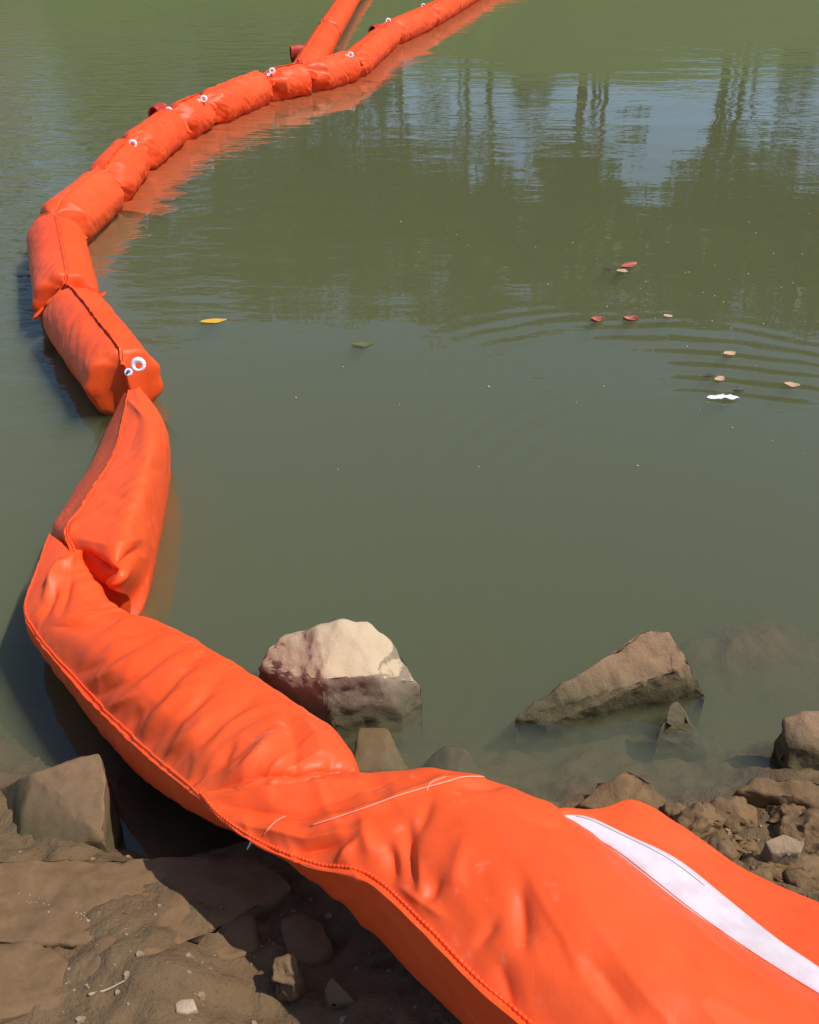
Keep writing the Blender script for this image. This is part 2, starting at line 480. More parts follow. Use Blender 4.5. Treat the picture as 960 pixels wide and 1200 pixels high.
def ring_at(parent, p, size, seed, detail=True):
    """white plastic snap link with a small round toggle beside it."""
    rnd = random.Random(seed); p = np.array(p, float)
    a = rnd.uniform(-0.5, 0.5)
    ex = np.array((math.cos(a), math.sin(a) * 0.3, math.sin(a) * 0.9)); ey = np.array((-math.sin(a), math.cos(a) * 0.45, math.cos(a) * 0.85))
    path = []
    for k in range(25):
        th = 2 * math.pi * k / 24
        rr = 1 + 0.12 * math.cos(2 * th)
        path.append(p + size * (0.42 * rr * math.cos(th) * ex + 0.52 * rr * math.sin(th) * ey) + np.array((0, 0, size * 0.25)))
    v, f = tube(path, [size * (0.19 + 0.07 * math.sin(2 * math.pi * k / 24)) for k in range(25)], 8, False)
    obj('snap_link', v, f, M_WHITE, parent)
    nn = np.cross(ex, ey); nn *= -1 if nn[1] > 0 else 1
    c2 = p - ex * size * 0.85 - ey * size * 0.30 + nn * size * 0.35
    def disc(prof, m, mat, name, par):
        vv = []
        for (r_, h_) in prof:
            for k in range(m):
                th = 2 * math.pi * k / m
                vv.append(c2 + size * (r_ * math.cos(th) * ex + r_ * math.sin(th) * ey + h_ * nn))
        return obj(name, vv, grid_faces(len(prof), m, True), mat, par)
    tg = disc([(0.0, -0.10), (0.30, -0.08), (0.36, 0.0), (0.34, 0.10), (0.24, 0.14), (0.16, 0.08), (0.0, 0.06)], 18, M_WHITE, 'toggle', parent)
    if detail:
        v, f = tube([c2 + size * (-.14 * ex - .10 * ey + .12 * nn), c2 + size * (.02 * ex + .06 * ey + .2 * nn), c2 + size * (.16 * ex + .16 * ey + .12 * nn)], size * 0.09, 8)
        obj('bolt', v, f, M_BLUE, tg)

def tab_at(parent, p, direction, size):
    """stubby folded-over red fabric loop standing up from a joint."""
    p = np.array(p, float); d = np.array(direction, float); d[2] = 0; d /= np.linalg.norm(d)
    s = np.array((-d[1], d[0], 0)); m, n = 22, 7
    V = []
    for i in range(n):
        u = (i / (n - 1) - 0.5)
        for j in range(m):
            th = 2 * math.pi * j / m
            rr = size * 0.5 * (1 + 0.06 * math.sin(3 * th + i))
            V.append(p + d * u * size * 1.05 + s * rr * 0.62 * math.cos(th) + np.array((0, 0, rr * math.sin(th) * 1.05 + size * 0.18)))
    inner = []
    for i in range(n):
        u = (i / (n - 1) - 0.5)
        for j in range(m):
            th = 2 * math.pi * j / m; rr = size * 0.44
            inner.append(p + d * u * size * 1.05 + s * rr * 0.58 * math.cos(th) + np.array((0, 0, rr * math.sin(th) + size * 0.18)))
    F = grid_faces(n, m, True) + [tuple(reversed(q)) for q in grid_faces(n, m, True, n * m)]
    for e in (0, n - 1):
        for j in range(m):
            k = (j + 1) % m
            F.append((e * m + j, e * m + k, n * m + e * m + k, n * m + e * m + j))
    obj('pull_loop', V + inner, F, M_FAB2, parent)

main = empty('containment_boom', P(105, 690, 0))
tag(main, 'long orange fabric containment boom curving from the stones out across the water', 'boom')
RAD, CZ = 0.150, 0.108
J = [(640, -52), (560, -14), (500, 20), (456, 39), (413, 76), (358, 91), (306, 101), (236, 129), (200, 147), (153, 183), (121, 221), (64, 270), (80, 357), (151, 452), (112, 690)]
JP = [P(x, y, 0.125) + np.array((0, 0, CZ - 0.125)) for x, y in J]
JP[-1][2] = 0.105
def ENDS(i):
    if i < 10: return (0.05, 0), (0.17, 1)
    if i == 10: return (0.05, 0), (0.12, 1)
    return (0.12, 1), (0.022, 0)
for i in range(len(J) - 2):
    d = JP[i + 1] - JP[i]; d /= np.linalg.norm(d)
    ov = 0.012
    Vf, F, V = section(JP[i] - d * ov, JP[i + 1] + d * ov, RAD, 11 + i, *ENDS(i), crumple=2.3 if i < 10 else 1.5, web=0.03 if i < 11 else 0.045)
    so = obj('float_section', Vf, F, M_FAB, main)
    sv, sf = flap_strip(V, math.pi / 2 + 0.12, 0.014 if i < 11 else 0.020, 0.75 if i % 2 else -0.75, 40 + i)
    obj('seam_lip', sv, sf, M_FAB, so)
    kv, kf = skirt_strip(V, 0.03 if i < 10 else 0.16, 0.30 if i < 10 else 0.12, 70 + i)
    obj('skirt', kv, kf, M_FAB, so)
for i, (dx, dy, z) in {2: (-4, -12, .19), 4: (-2, -10, .2), 6: (13, -16, .2), 7: (3, -11, .2), 8: (-2, -15, .2), 9: (3, -12, .2)}.items():
    ring_at(main, P(J[i][0] + dx, J[i][1] + dy, z + 0.03), 0.045, i, False)
ring_at(main, P(455, 26, 0.24), 0.05, 77, False)
ring_at(main, P(163, 431, 0.24), 0.044, 5, True)
tab_at(main, P(187, 139, 0.18), JP[8] - JP[7], 0.15)
tab_at(main, P(440, 42, 0.15), JP[3] - JP[2], 0.17)

def pleat(parent, p, t, side, seed):
    """gathered fold of loose fabric where two floats meet: a faceted cone of cloth pulled out sideways."""
    rnd = random.Random(seed); p = np.array(p, float); t = t / np.linalg.norm(t)
    r_ = np.array((t[1], -t[0], 0)) * side; r_ /= np.linalg.norm(r_); up = np.array((0, 0, 1.0))
    top = p + up * RAD * rnd.uniform(.55, .8) + r_ * 0.01
    tip = p + r_ * RAD * rnd.uniform(.95, 1.25) + up * RAD * rnd.uniform(-.2, .45) + t * rnd.uniform(-.03, .03)
    low = p - up * RAD * 0.7 + r_ * RAD * 0.5
    e1, e2 = p - t * rnd.uniform(.05, .09) + r_ * RAD * .62 + up * RAD * .45, p + t * rnd.uniform(.05, .09) + r_ * RAD * .62 + up * RAD * .45
    ring_ = catmull([top, e1, tip * .5 + e1 * .5 - up * .02, tip, tip * .5 + e2 * .5 - up * .02, e2], 6, True)
    apex = p + r_ * 0.02 - up * 0.02
    V, k = [], 7
    for i in range(k):
        u = i / (k - 1)
        for q in ring_:
            w = q * u + (top * .25 + apex * .45 + low * .30) * (1 - u)
            V.append(w + 0.006 * fbm(w, 22, 2) * r_)
    V += [w - 0.012 * r_ - 0.006 * up for w in V[-len(ring_):]]
    obj('pleat', V, grid_faces(k + 1, len(ring_), True), M_FAB, parent)
for i in range(2, len(J) - 2):
    t = JP[i + 1] - JP[i - 1]
    pleat(main, JP[i], t, -1, 200 + i)
    pleat(main, JP[i], t, 1, 300 + i)

branch = empty('boom_branch', P(365, 75, 0))
tag(branch, 'short orange boom arm splitting off the curved boom at its fork', 'boom')
BJ = [(356, 88), (384, 38), (409, -2), (440, -38)]
BP = [P(x, y, 0.125) + np.array((0, 0, CZ - 0.125)) for x, y in BJ]
for i in range(3):
    d = BP[i + 1] - BP[i]; d /= np.linalg.norm(d)
    Vf, F, V = section(BP[i] - d * 0.012, BP[i + 1] + d * 0.012, RAD, 91 + i, (0.01, 0) if i == 0 else (0.05, 0), (0.15, 1))
    so = obj('float_section', Vf, F, M_FAB, branch)
    sv, sf = flap_strip(V, math.pi / 2 + 0.2, 0.02, 0.75, 140 + i)
    obj('seam_lip', sv, sf, M_FAB, so)
tab_at(branch, P(350, 66, 0.15), (1, 0.3, 0), 0.15)

# ------------------------------------------------------------------ boom: the two sections lifted onto the stones
def loft(ctrl, nu, nv):
    C = np.array([[P(*q) for q in ring] for ring in ctrl])        # rings x points x 3
    A = np.array([catmull(r_, nv, True) for r_ in C])               # across
    B = np.stack([catmull(A[:, j], nu) for j in range(A.shape[1])], 1)
    return B

def creases(V, F, lines, seed, nz_amp=0.004, shape=None, fold_dir=1):
    N = vnormals(V, F); out = V.copy()
    if N[np.argmax(V[:, 2]), 2] < 0: N = -N
    for (pts, amp, w) in lines:
        poly = []
        for (x, y) in pts:
            d = ray(x, y)
            h = BVHTree.FromPolygons([tuple(v) for v in V], [tuple(q) for q in F]).ray_cast(Vector(CAMP), Vector(d)) if False else None
            poly.append((x, y))
        # distance to the polyline measured on the surface as seen from above the bank
        rel = V - CAMP
        zc = rel @ FWD
        pxy = np.stack([480 + FPX * (rel @ RIGHT) / zc, 600 - FPX * (rel @ UPC) / zc], 1)
        front = (N * rel).sum(1) < 0
        best = np.full(len(V), 1e9); tt = np.zeros(len(V)); tot = len(poly) - 1
        for k in range(tot):
            a, b = np.array(poly[k], float), np.array(poly[k + 1], float); ab = b - a
            t = np.clip(((pxy - a) @ ab) / (ab @ ab), 0, 1)
            dd = np.linalg.norm(pxy - a - t[:, None] * ab, axis=1)
            u = dd < best
            best = np.where(u, dd, best); tt = np.where(u, (k + t) / tot, tt)
        prof = (0.75 * np.exp(-best / (0.55 * w)) + 0.25 * np.exp(-(best / w) ** 2)) * np.sin(math.pi * np.clip(tt * 0.9 + 0.05, 0, 1)) ** 0.6
        out += N * (1.6 * amp * prof * front)[:, None]
    for i in range(len(out)):
        v = V[i]
        q = np.array((v[0] + seed, v[1], v[2]))
        rg_ = 1 - min(1, 2.2 * abs(fbm(((q[0] + q[1]) * 2.6 + 0.5 * fbm(q, 5, 2), (q[0] - q[1]) * 13.0 if fold_dir > 0 else (q[0] - q[1]) * 4.0 + (q[0] + q[1]) * 9.0, q[2] * 5), 1.0, 2)))
        msk = 0.35 + 0.65 * max(0.0, min(1.0, 0.5 + 1.6 * fbm(q, 3.3, 2)))
        out[i] += N[i] * (nz_amp * fbm(q, 7.0, 3) + nz_amp * 1.7 * msk * (rg_ ** 2 - 0.3))
    D = (out - V).reshape(*shape, 3)                 # smooth the displacement so no fold is narrower than the mesh
    for _ in range(1):
        D = 0.5 * D + 0.25 * (np.roll(D, 1, 1) + np.roll(D, -1, 1))
        E = D.copy(); E[1:-1] = 0.5 * D[1:-1] + 0.25 * (D[:-2] + D[2:]); D = E
    return V + D.reshape(-1, 3)

def close_ends(n, m):
    return [tuple(range(m - 1, -1, -1)), tuple(range((n - 1) * m, n * m))]

# rings: lower-left edge A, under the welt, welt B, top C1, C2, right edge D, hidden underside
def mk(A, B, D, zA, zB, zC, zD, zU):
    bx, by = B; dx, dy = D; ax_, ay = A
    c1 = (bx + (dx - bx) * 0.33, by + (dy - by) * 0.33); c2 = (bx + (dx - bx) * 0.70, by + (dy - by) * 0.70)
    return [(ax_, ay, zA), (bx - 1 + 0.25 * (ax_ - bx), by + 4 + 0.2 * (ay - by), zB - 0.010), (bx, by, zB),
            (c1[0], c1[1], zB + (zC - zB) * 0.82), (c2[0], c2[1], zC), (dx, dy, zD), (dx - 4, dy + 40, zU + 0.03), ((ax_ + dx) / 2, (ay + dy) / 2 + 55, zU)]

S12 = [mk((146, 462), (151, 458), (164, 455), .10, .205, .21, .17, .02),
       mk((131, 494), (146, 489), (187, 486), .05, .225, .245, .13, -.03),
       mk((116, 527), (137, 526), (198, 519), .03, .235, .262, .12, -.04),
       mk((97, 565), (116, 562), (194, 562), .03, .24, .265, .12, -.04),
       mk((78, 598), (95, 596), (185, 608), .04, .24, .262, .12, -.04),
       mk((64, 624), (80, 618), (177, 645), .05, .235, .255, .11, -.04),
       mk((72, 648), (86, 642), (168, 678), .04, .215, .235, .08, -.04),
       mk((92, 678), (100, 668), (152, 703), .03, .16, .18, .05, -.05)]
B = loft(S12, 26, 22); n, m, _ = B.shape
V = B.reshape(-1, 3); F = grid_faces(n, m, True)
L12 = [([(98, 648), (112, 662), (126, 668)], -.030, 8), ([(118, 682), (140, 662), (160, 644)], -.016, 6), ([(128, 690), (150, 668)], .010, 7), ([(92, 632), (125, 640), (165, 632)], .008, 9),
       ([(135, 545), (165, 540), (185, 552)], -.005, 6), ([(120, 575), (150, 585)], -.005, 7), ([(160, 500), (150, 530)], -.005, 8), ([(150, 470), (170, 490)], .010, 5), ([(110, 600), (160, 610)], -.004, 8),
       ([(88, 612), (80, 632)], .008, 5)]
V = creases(V, np.array(F), L12, 6.0, 0.003, (n, m))
o12 = obj('float_section', V, F + close_ends(n, m), M_FAB, main)
W12 = V.reshape(n, m, 3)[:, 2 * 22]
sk = np.stack([V.reshape(n, m, 3)[k] for k in range(20, n - 30)])
kv, kf = skirt_strip(sk, 0.22, 0.06, 401)
obj('skirt', kv, kf, M_FAB, o12)

S13 = [mk((60, 636), (58, 626), (90, 648), .13, .19, .215, .20, .05),
       mk((47, 690), (44, 666), (114, 684), .10, .20, .235, .20, .02),
       mk((38, 740), (30, 710), (139, 714), .07, .19, .25, .20, .00),
       mk((55, 772), (44, 742), (165, 722), .06, .19, .27, .21, .00),
       mk((92, 822), (80, 785), (212, 740), .06, .21, .31, .24, .01),
       mk((128, 868), (120, 828), (275, 777), .08, .23, .345, .27, .03),
       mk((180, 920), (172, 878), (340, 820), .12, .27, .385, .30, .07),
       mk((236, 958), (216, 915), (388, 853), .18, .32, .415, .33, .12),
       mk((285, 978), (238, 936), (412, 884), .25, .36, .425, .36, .18),
       mk((318, 992), (262, 958), (420, 914), .29, .36, .40, .36, .24)]
B = loft(S13, 30, 30); n, m, _ = B.shape
V = B.reshape(-1, 3); F = grid_faces(n, m, True)
L13 = [([(92, 790), (150, 762), (185, 742)], -.007, 9), ([(118, 815), (165, 790), (215, 752)], -.009, 9), ([(150, 850), (190, 812), (235, 765)], -.010, 10),
       ([(178, 872), (225, 830), (262, 790)], -.010, 9), ([(205, 895), (255, 850), (300, 815)], -.008, 10), ([(226, 915), (300, 868)], -.009, 12),
       ([(345, 910), (348, 870), (335, 835)], -.008, 12), ([(105, 800), (160, 770)], .006, 8), ([(165, 860), (215, 800)], .007, 9), ([(280, 905), (330, 850)], .008, 14),
       ([(60, 690), (75, 655)], .010, 6), ([(80, 668), (95, 645)], .010, 5), ([(70, 720), (84, 676)], -.008, 7), ([(62, 735), (120, 728)], -.010, 9), ([(100, 740), (140, 725)], -.008, 7),
       ([(388, 885), (395, 905)], -.008, 8), ([(52, 700), (72, 668), (92, 650)], .016, 5), ([(48, 725), (66, 690)], -.012, 5), ([(100, 700), (128, 712)], -.008, 6),
       ([(132, 742), (175, 738)], -.008, 7), ([(240, 925), (300, 905), (370, 900), (412, 905)], -.014, 7), ([(355, 845), (380, 880)], .008, 9), ([(200, 880), (240, 845)], .008, 6), ([(130, 830), (160, 812)], .007, 6), ([(255, 890), (275, 870)], -.008, 6)]
V = creases(V, np.array(F), L13, 3.0, 0.0033, (n, m))
o13 = obj('float_section', V, F + close_ends(n, m), M_FAB, main)
W13 = V.reshape(n, m, 3)[:, 2 * 30]

S14 = [mk((288, 980), (236, 930), (424, 909), .27, .375, .40, .37, .20),
       mk((312, 992), (262, 958), (470, 903), .27, .385, .425, .40, .22),
       mk((345, 1010), (310, 988), (530, 903), .28, .405, .46, .42, .23),
       mk((395, 1050), (370, 1011), (598, 922), .28, .44, .505, .42, .25),
       mk((440, 1096), (432, 1024), (660, 952), .28, .475, .54, .41, .26),
       mk((492, 1150), (500, 1084), (727, 998), .28, .505, .565, .42, .26),
       mk((550, 1204), (560, 1146), (808, 1064), .29, .52, .58, .44, .27),
       mk((605, 1260), (624, 1200), (884, 1117), .30, .53, .59, .46, .28),
       mk((665, 1322), (690, 1262), (960, 1163), .31, .54, .59, .47, .29),
       mk((740, 1392), (765, 1335), (1040, 1215), .32, .54, .59, .48, .30)]
B = loft(S14, 36, 30); n, m, _ = B.shape
V = B.reshape(-1, 3); F = grid_faces(n, m, True)
L14 = [([(250, 938), (330, 930), (420, 918)], .012, 10), ([(300, 968), (380, 940), (470, 912)], -.006, 14), ([(360, 968), (440, 945), (520, 915), (580, 909)], .007, 7),
       ([(425, 960), (434, 1000)], .012, 13), ([(455, 985), (460, 1030)], -.012, 11), ([(478, 960), (478, 1000), (490, 1035)], -.014, 11), ([(487, 1005), (496, 1050)], .010, 8),
       ([(610, 1040), (614, 1110)], -.010, 12), ([(585, 1130), (600, 1180)], -.006, 14), ([(540, 920), (590, 918)], -.010, 6), ([(470, 1040), (520, 1075)], .006, 9), ([(640, 1000), (720, 1060), (790, 1120)], .006, 26), ([(690, 1120), (740, 1190)], -.006, 22), ([(262, 945), (330, 952), (400, 945)], -.008, 7), ([(280, 965), (360, 985), (420, 975)], .009, 9), ([(345, 1000), (410, 985)], -.008, 7), ([(395, 1012), (420, 985)], .008, 7),
       ([(505, 935), (490, 975)], -.007, 9), ([(545, 985), (530, 1040)], .006, 16), ([(500, 1060), (515, 1030)], -.008, 7), ([(560, 1110), (580, 1080)], -.006, 9), ([(615, 955), (655, 968), (700, 1000)], -.007, 9)]
V = creases(V, np.array(F), L14, 9.0, 0.0036, (n, m), -1)
o14 = obj('float_section', V, F + close_ends(n, m), M_FAB, main)
W14 = V.reshape(n, m, 3)[:, 2 * 30]
BV14 = BVHTree.FromPolygons([tuple(v) for v in V], F)

# skirt of that section lying out over the mud to the right, and the white load webbing sewn along it
FL = [[(640, 952, .425), (655, 950, .425), (662, 949, .42)],
      [(655, 958, .43), (682, 950, .425), (704, 942, .40)],
      [(690, 975, .43), (722, 962, .415), (744, 939, .37)],
      [(727, 998, .43), (765, 985, .405), (808, 977, .35)],
      [(808, 1064, .45), (850, 1035, .41), (896, 1026, .34)],
      [(884, 1117, .47), (920, 1085, .42), (960, 1061, .34)],
      [(960, 1163, .48), (990, 1125, .43), (1040, 1102, .35)],
      [(1040, 1215, .49), (1080, 1175, .44), (1120, 1145, .36)]]
FL = [[(r_[0][0] - 24, r_[0][1] + 18, r_[0][2] - 0.035)] + r_ for r_ in FL]
C = np.array([[P(*q) for q in r_] for r_ in FL])
A = np.array([catmull(r_, 16) for r_ in C]); A = np.stack([catmull(A[:, j], 14) for j in range(A.shape[1])], 1)
n, m, _ = A.shape
for i in range(n):
    for j in range(m):
        u = j / (m - 1)
        A[i, j, 2] += 0.010 * math.sin(i * 0.16 + 2.2 * u) * u + 0.006 * fbm(A[i, j], 9, 3) * u
bot = A.copy(); bot[:, :, 2] -= 0.004; bot[:, -1, 2] -= 0.03
SK = np.concatenate([A, bot[:, ::-1]], 1)
osk = obj('skirt', SK.reshape(-1, 3), grid_faces(n, 2 * m, True) + close_ends(n, 2 * m), M_FAB, main)
BVsk = BVHTree.FromPolygons([tuple(v) for v in SK.reshape(-1, 3)], grid_faces(n, 2 * m, True))

def on_boom(px, py, lift, trees=None):
    d = Vector(ray(px, py)); best = None
    for bv in (trees or (BV14, BVsk)):
        h = bv.ray_cast(Vector(CAMP), d)
        if h[0] is not None and (best is None or h[3] < best[3]): best = h
    if best is None: return None
    nn = best[1] if best[1].dot(d) < 0 else -best[1]
    return np.array(best[0] + nn * lift)

eL = catmull([(655, 957), (690, 976), (727, 997), (808, 1064), (884, 1117), (960, 1163), (1020, 1200)], 12)
eR = catmull([(668, 953), (695, 957), (738, 977), (797, 1006), (855, 1052), (913, 1099), (960, 1131), (1020, 1175)], 12)
eR = np.array([eR[int(round(k * (len(eR) - 1) / (len(eL) - 1)))] for k in range(len(eL))])
rows = []
for k in range(len(eL)):
    r_ = []
    for q in range(9):
        u = q / 8; x, y = (eL[k] + np.array((-5, 4))) * (1 - u) + (eR[k] + np.array((-4, 3))) * u
        p = on_boom(x, y, 0.004, (BVsk,))
        if p is None: p = P(x, y, .45)
        r_.append(p)
    rows.append(r_)
T = np.array(rows)
for _ in range(2):
    T[1:-1] = (T[:-2] + 2 * T[1:-1] + T[2:]) / 4
low = T.copy(); low[:, :, 2] -= 0.002
TS = np.concatenate([T, low[:, ::-1]], 1)
ow = obj('webbing', TS.reshape(-1, 3), grid_faces(len(rows), 18, True) + close_ends(len(rows), 18), M_STRIPE, main)
for (q, mt) in ((0.12, M_CORD), (0.86, M_DARK)):
    k0 = q * 8; j0 = int(k0); ln = T[:, j0] * (1 - (k0 - j0)) + T[:, j0 + 1] * (k0 - j0)
    ln = ln + np.array((0, 0, 0.0006))
    if mt is M_DARK: ln = ln[5:38]
    v, f = tube(ln, 0.0007, 5); obj('stitching', v, f, mt, ow)
ow['label'] = 'white webbing strip sewn along the boom'

# whip-stitched welt along the lower-left edge of the two near sections
for (W, own) in ((W12, o12), (W13, o13), (W14, o14)):
    seg = np.concatenate([[0], np.cumsum(np.linalg.norm(np.diff(W, axis=0), axis=1))])
    nn_ = int(seg[-1] / 0.0022); q = np.linspace(0, seg[-1], nn_)
    path = np.stack([np.interp(q, seg, W[:, c]) for c in range(3)], 1)
    rad = 0.0030 + 0.0009 * np.sin(q / 0.0085 * 2 * math.pi) + 0.0005 * np.sin(q / 0.03)
    v, f = tube(path, rad, 7)
    obj('stitched_welt', v, f, M_FAB, own)

def cord(pix, rad, name='thread', parent=o14, mat=M_CORD, lift=0.002, n=10):
    pts = [on_boom(x, y, lift) for x, y in catmull(pix, n)]
    pts = [p for p in pts if p is not None]
    if len(pts) > 3:
        pts = np.array(pts)
        for _ in range(2): pts[1:-1] = (pts[:-2] + 2 * pts[1:-1] + pts[2:]) / 4
        v, f = tube(pts, rad, 6); obj(name, v, f, mat, parent)
cord([(365, 968), (420, 950), (470, 932), (520, 918), (545, 911), (582, 912)], 0.0013)
cord([(500, 928), (505, 918), (522, 911)], 0.0011)
cord([(310, 978), (322, 965), (335, 957)], 0.0011)
for (a, b) in (((290, 995), (296, 980)), ((304, 992), (308, 984))):
    v, f = tube([P(*a, .33), P((a[0] + b[0]) / 2 + 1, (a[1] + b[1]) / 2, .35), P(*b, .375)], 0.0016, 6)
    obj('thread', v, f, M_WHITE, o14)

# ------------------------------------------------------------------ stones
def rock(name, pts, zb, mat, label, seed, bev=0.010, amp=0.010, fine=0.012, spread=1.06, cat='rock', group=None, scale=6.0, smoothness=1.0):
    W = [P(*q) for q in pts]; c = np.mean(W, axis=0)
    if zb is not None:
        W += [np.array((c[0] + (w[0] - c[0]) * spread, c[1] + (w[1] - c[1]) * spread, zb)) for w in W]
    bm = bmesh.new()
    for w in W: bm.verts.new(w)
    r_ = bmesh.ops.convex_hull(bm, input=bm.verts)
    bmesh.ops.delete(bm, geom=[g for g in r_['geom_interior'] if isinstance(g, bmesh.types.BMVert)], context='VERTS')
    bmesh.ops.dissolve_limit(bm, angle_limit=R(9), verts=bm.verts, edges=bm.edges)
    bmesh.ops.bevel(bm, geom=list(bm.edges), offset=bev, segments=2, profile=0.6, affect='EDGES', clamp_overlap=True)
    for _ in range(6):
        lng = [e for e in bm.edges if e.calc_length() > fine * 1.7]
        if not lng: break
        bmesh.ops.subdivide_edges(bm, edges=lng, cuts=1)
        bmesh.ops.triangulate(bm, faces=[f for f in bm.faces if len(f.verts) > 3])
        if len(bm.verts) > 9000: break
    bmesh.ops.triangulate(bm, faces=bm.faces)
    bm.normal_update()
    mv = []
    for v in bm.verts:
        q = v.co + Vector((seed * 3.7, seed * 1.3, 0))
        d = amp * fbm(q, scale, 4) - amp * 0.8 * abs(fbm(q, scale * 2.3, 3)) + 0.25 * amp * fbm(q, scale * 7, 3)
        mv.append((v, v.normal * d))
    for v, d in mv: v.co += d
    me = bpy.data.meshes.new(name); bm.to_mesh(me); bm.free()
    me.materials.append(mat)
    me.polygons.foreach_set('use_smooth', [True] * len(me.polygons))
    o = bpy.data.objects.new(name, me); col.objects.link(o)
    return tag(o, label, cat, group)

rock('boulder', [(300, 781, .065), (316, 758, .10), (334, 743, .14), (372, 735, .20), (400, 724, .22), (430, 727, .20), (456, 752, .17), (496, 800, .07), (378, 796, .16), (440, 792, .155), (350, 806, .105), (400, 845, .02), (470, 840, .0)],
     -0.2, M_PALE, 'blunt boulder with pale dry cap standing in water beside the boom', 1, 0.022, 0.010)
rock('boulder', [(604, 842, .01), (612, 834, .02), (700, 776, .11), (756, 738, .165), (784, 741, .16), (808, 775, .11), (828, 818, -.01), (680, 815, .06), (765, 783, .105), (790, 788, .10), (640, 850, -.01), (790, 815, .01)],
     -0.2, M_ROCK, 'long wedge-shaped stone rising from the water with a dark wet underside', 2, 0.012, 0.012, spread=0.97)
rock('stone', [(785, 822, .05), (798, 821, .05), (806, 836, .03), (768, 862, .0), (778, 845, .03), (815, 862, -.02), (835, 890, -.09), (765, 885, -.06)], -0.25, M_ROCK,
     'small spike of stone barely breaking the water below the wedge-shaped stone', 3, 0.010, 0.012)
rock('boulder', [(914, 842, .10), (936, 831, .12), (985, 830, .13), (920, 880, .06), (926, 908, .0), (985, 912, .0), (950, 870, .09)], -0.12, M_ROCK,
     'upright brown stone at the water edge beyond the mud clods', 4, 0.010, 0.012)
rock('stone', [(862, 926, .08), (886, 909, .10), (985, 914, .13), (882, 936, .06), (985, 958, .07), (930, 935, .10)], -0.1, M_CLOD,
     'low flat stone lying in front of the upright brown stone', 5, 0.010, 0.016)
rock('stone', [(735, 896, .09), (675, 944, .03), (700, 918, .055), (762, 912, .075), (786, 955, .02), (735, 955, .05)], -0.15, M_CLOD,
     'peaked muddy stone just behind the white webbing of the boom', 6, 0.008, 0.012)
rock('stone', [(420, 852, .05), (456, 850, .06), (483, 902, .005), (412, 906, .03), (450, 905, .03)], -0.15, M_SLAB,
     'small smooth stone between the pale-capped boulder and the boom', 7, 0.008, 0.007)
rock('stone', [(520, 872, -.012), (546, 875, -.01), (582, 914, -.06), (495, 892, -.05), (530, 925, -.02)], -0.2, M_SLAB,
     'sunken stone dimly seen under the water behind the boom', 8, 0.008, 0.006)
rock('boulder', [(36, 905, .13), (118, 878, .17), (124, 905, .16), (122, 984, .10), (20, 1000, .03), (6, 930, .03), (-6, 925, .0)], -0.1, M_MOSS,
     'flat-faced block of stone at the water edge left of the boom shadow', 9, 0.009, 0.007)
rock('rock_slab', [(-60, 1004, .15), (60, 1000, .155), (135, 988, .155), (300, 1000, .13), (340, 1040, .14), (260, 1090, .17), (200, 1110, .195), (60, 1100, .195), (-80, 1100, .195)], -0.1, M_SLAB,
     'broad smooth mud-coated slab with white specks beside the boom shadow', 10, 0.02, 0.014, 0.015)
slab = bpy.data.objects['rock_slab']
sb = BVHTree.FromPolygons([tuple(v.co) for v in slab.data.vertices], [tuple(p.vertices) for p in slab.data.polygons])
parts = []; rf = random.Random(6)
for k in range(30):
    x, y = (rf.gauss(45, 10), 1052 + rf.gauss(0, 3)) if k < 14 else (rf.gauss(110, 12), 1078 + rf.gauss(0, 6))
    y = 1050 + (x - 20) * 0.33 + rf.gauss(0, 3.5)
    h = sb.ray_cast(Vector(CAMP), Vector(ray(x, y)))
    if h[0] is None: continue
    p = np.array(h[0]); q = rf.uniform(.0008, .0026)
    vv = [p + q * np.array((math.cos(a) * rf.uniform(.6, 1.3), math.sin(a) * rf.uniform(.6, 1.3), hh)) for hh in (-.5, .45) for a in (0, 1.57, 3.14, 4.71)]
    parts.append((vv, [(0, 1, 5, 4), (1, 2, 6, 5), (2, 3, 7, 6), (3, 0, 4, 7), (4, 5, 6, 7), (3, 2, 1, 0)]))
v, f = join(parts); obj('flecks', v, f, M_CHIP, slab)['kind'] = 'stuff'
rock('stone', [(72, 1130, .20), (120, 1088, .215), (190, 1100, .21), (212, 1140, .21), (135, 1185, .22), (75, 1165, .21), (140, 1130, .235)], 0.05, M_SLAB,
     'low rounded stone half sunk in mud below the broad slab', 11, 0.03, 0.008)
rock('rock_slab', [(-80, 1105, .21), (50, 1090, .205), (85, 1120, .22), (70, 1180, .245), (-80, 1210, .27)], 0.0, M_SLAB,
     'mud-coated slab with a dark crack, below the slab with white specks', 12, 0.02, 0.01)
rock('stone', [(228, 1070, .155), (300, 1066, .16), (306, 1110, .17), (270, 1126, .18), (226, 1120, .18)], 0.0, M_SLAB,
     'squarish stone deep in the shadow under the boom', 13, 0.016, 0.010)
rock('stone', [(325, 1075, .165), (355, 1062, .17), (380, 1080, .17), (392, 1110, .175), (365, 1128, .185), (335, 1120, .18)], 0.0, M_SLAB,
     'rounded dark stone in the boom shadow next to the squarish stone', 14, 0.022, 0.010)
rock('stone', [(388, 1142, .245), (378, 1160, .22), (402, 1162, .22), (420, 1175, .21), (385, 1180, .20)], 0.1, M_CLOD,
     'small pointed stone where the boom shadow ends on the mud', 15, 0.004, 0.004, 0.006)
zc = gz(*P(217, 1180, .23)[:2]) + 0.012
rock('stone_chip', [(205, 1176, zc), (212, 1171, zc), (227, 1170, zc - .004), (231, 1182, zc), (219, 1189, zc - .003), (206, 1186, zc)], zc - 0.05, M_CHIP,
     'squarish pale stone chip embedded in the mud', 16, 0.003, 0.002, 0.005)
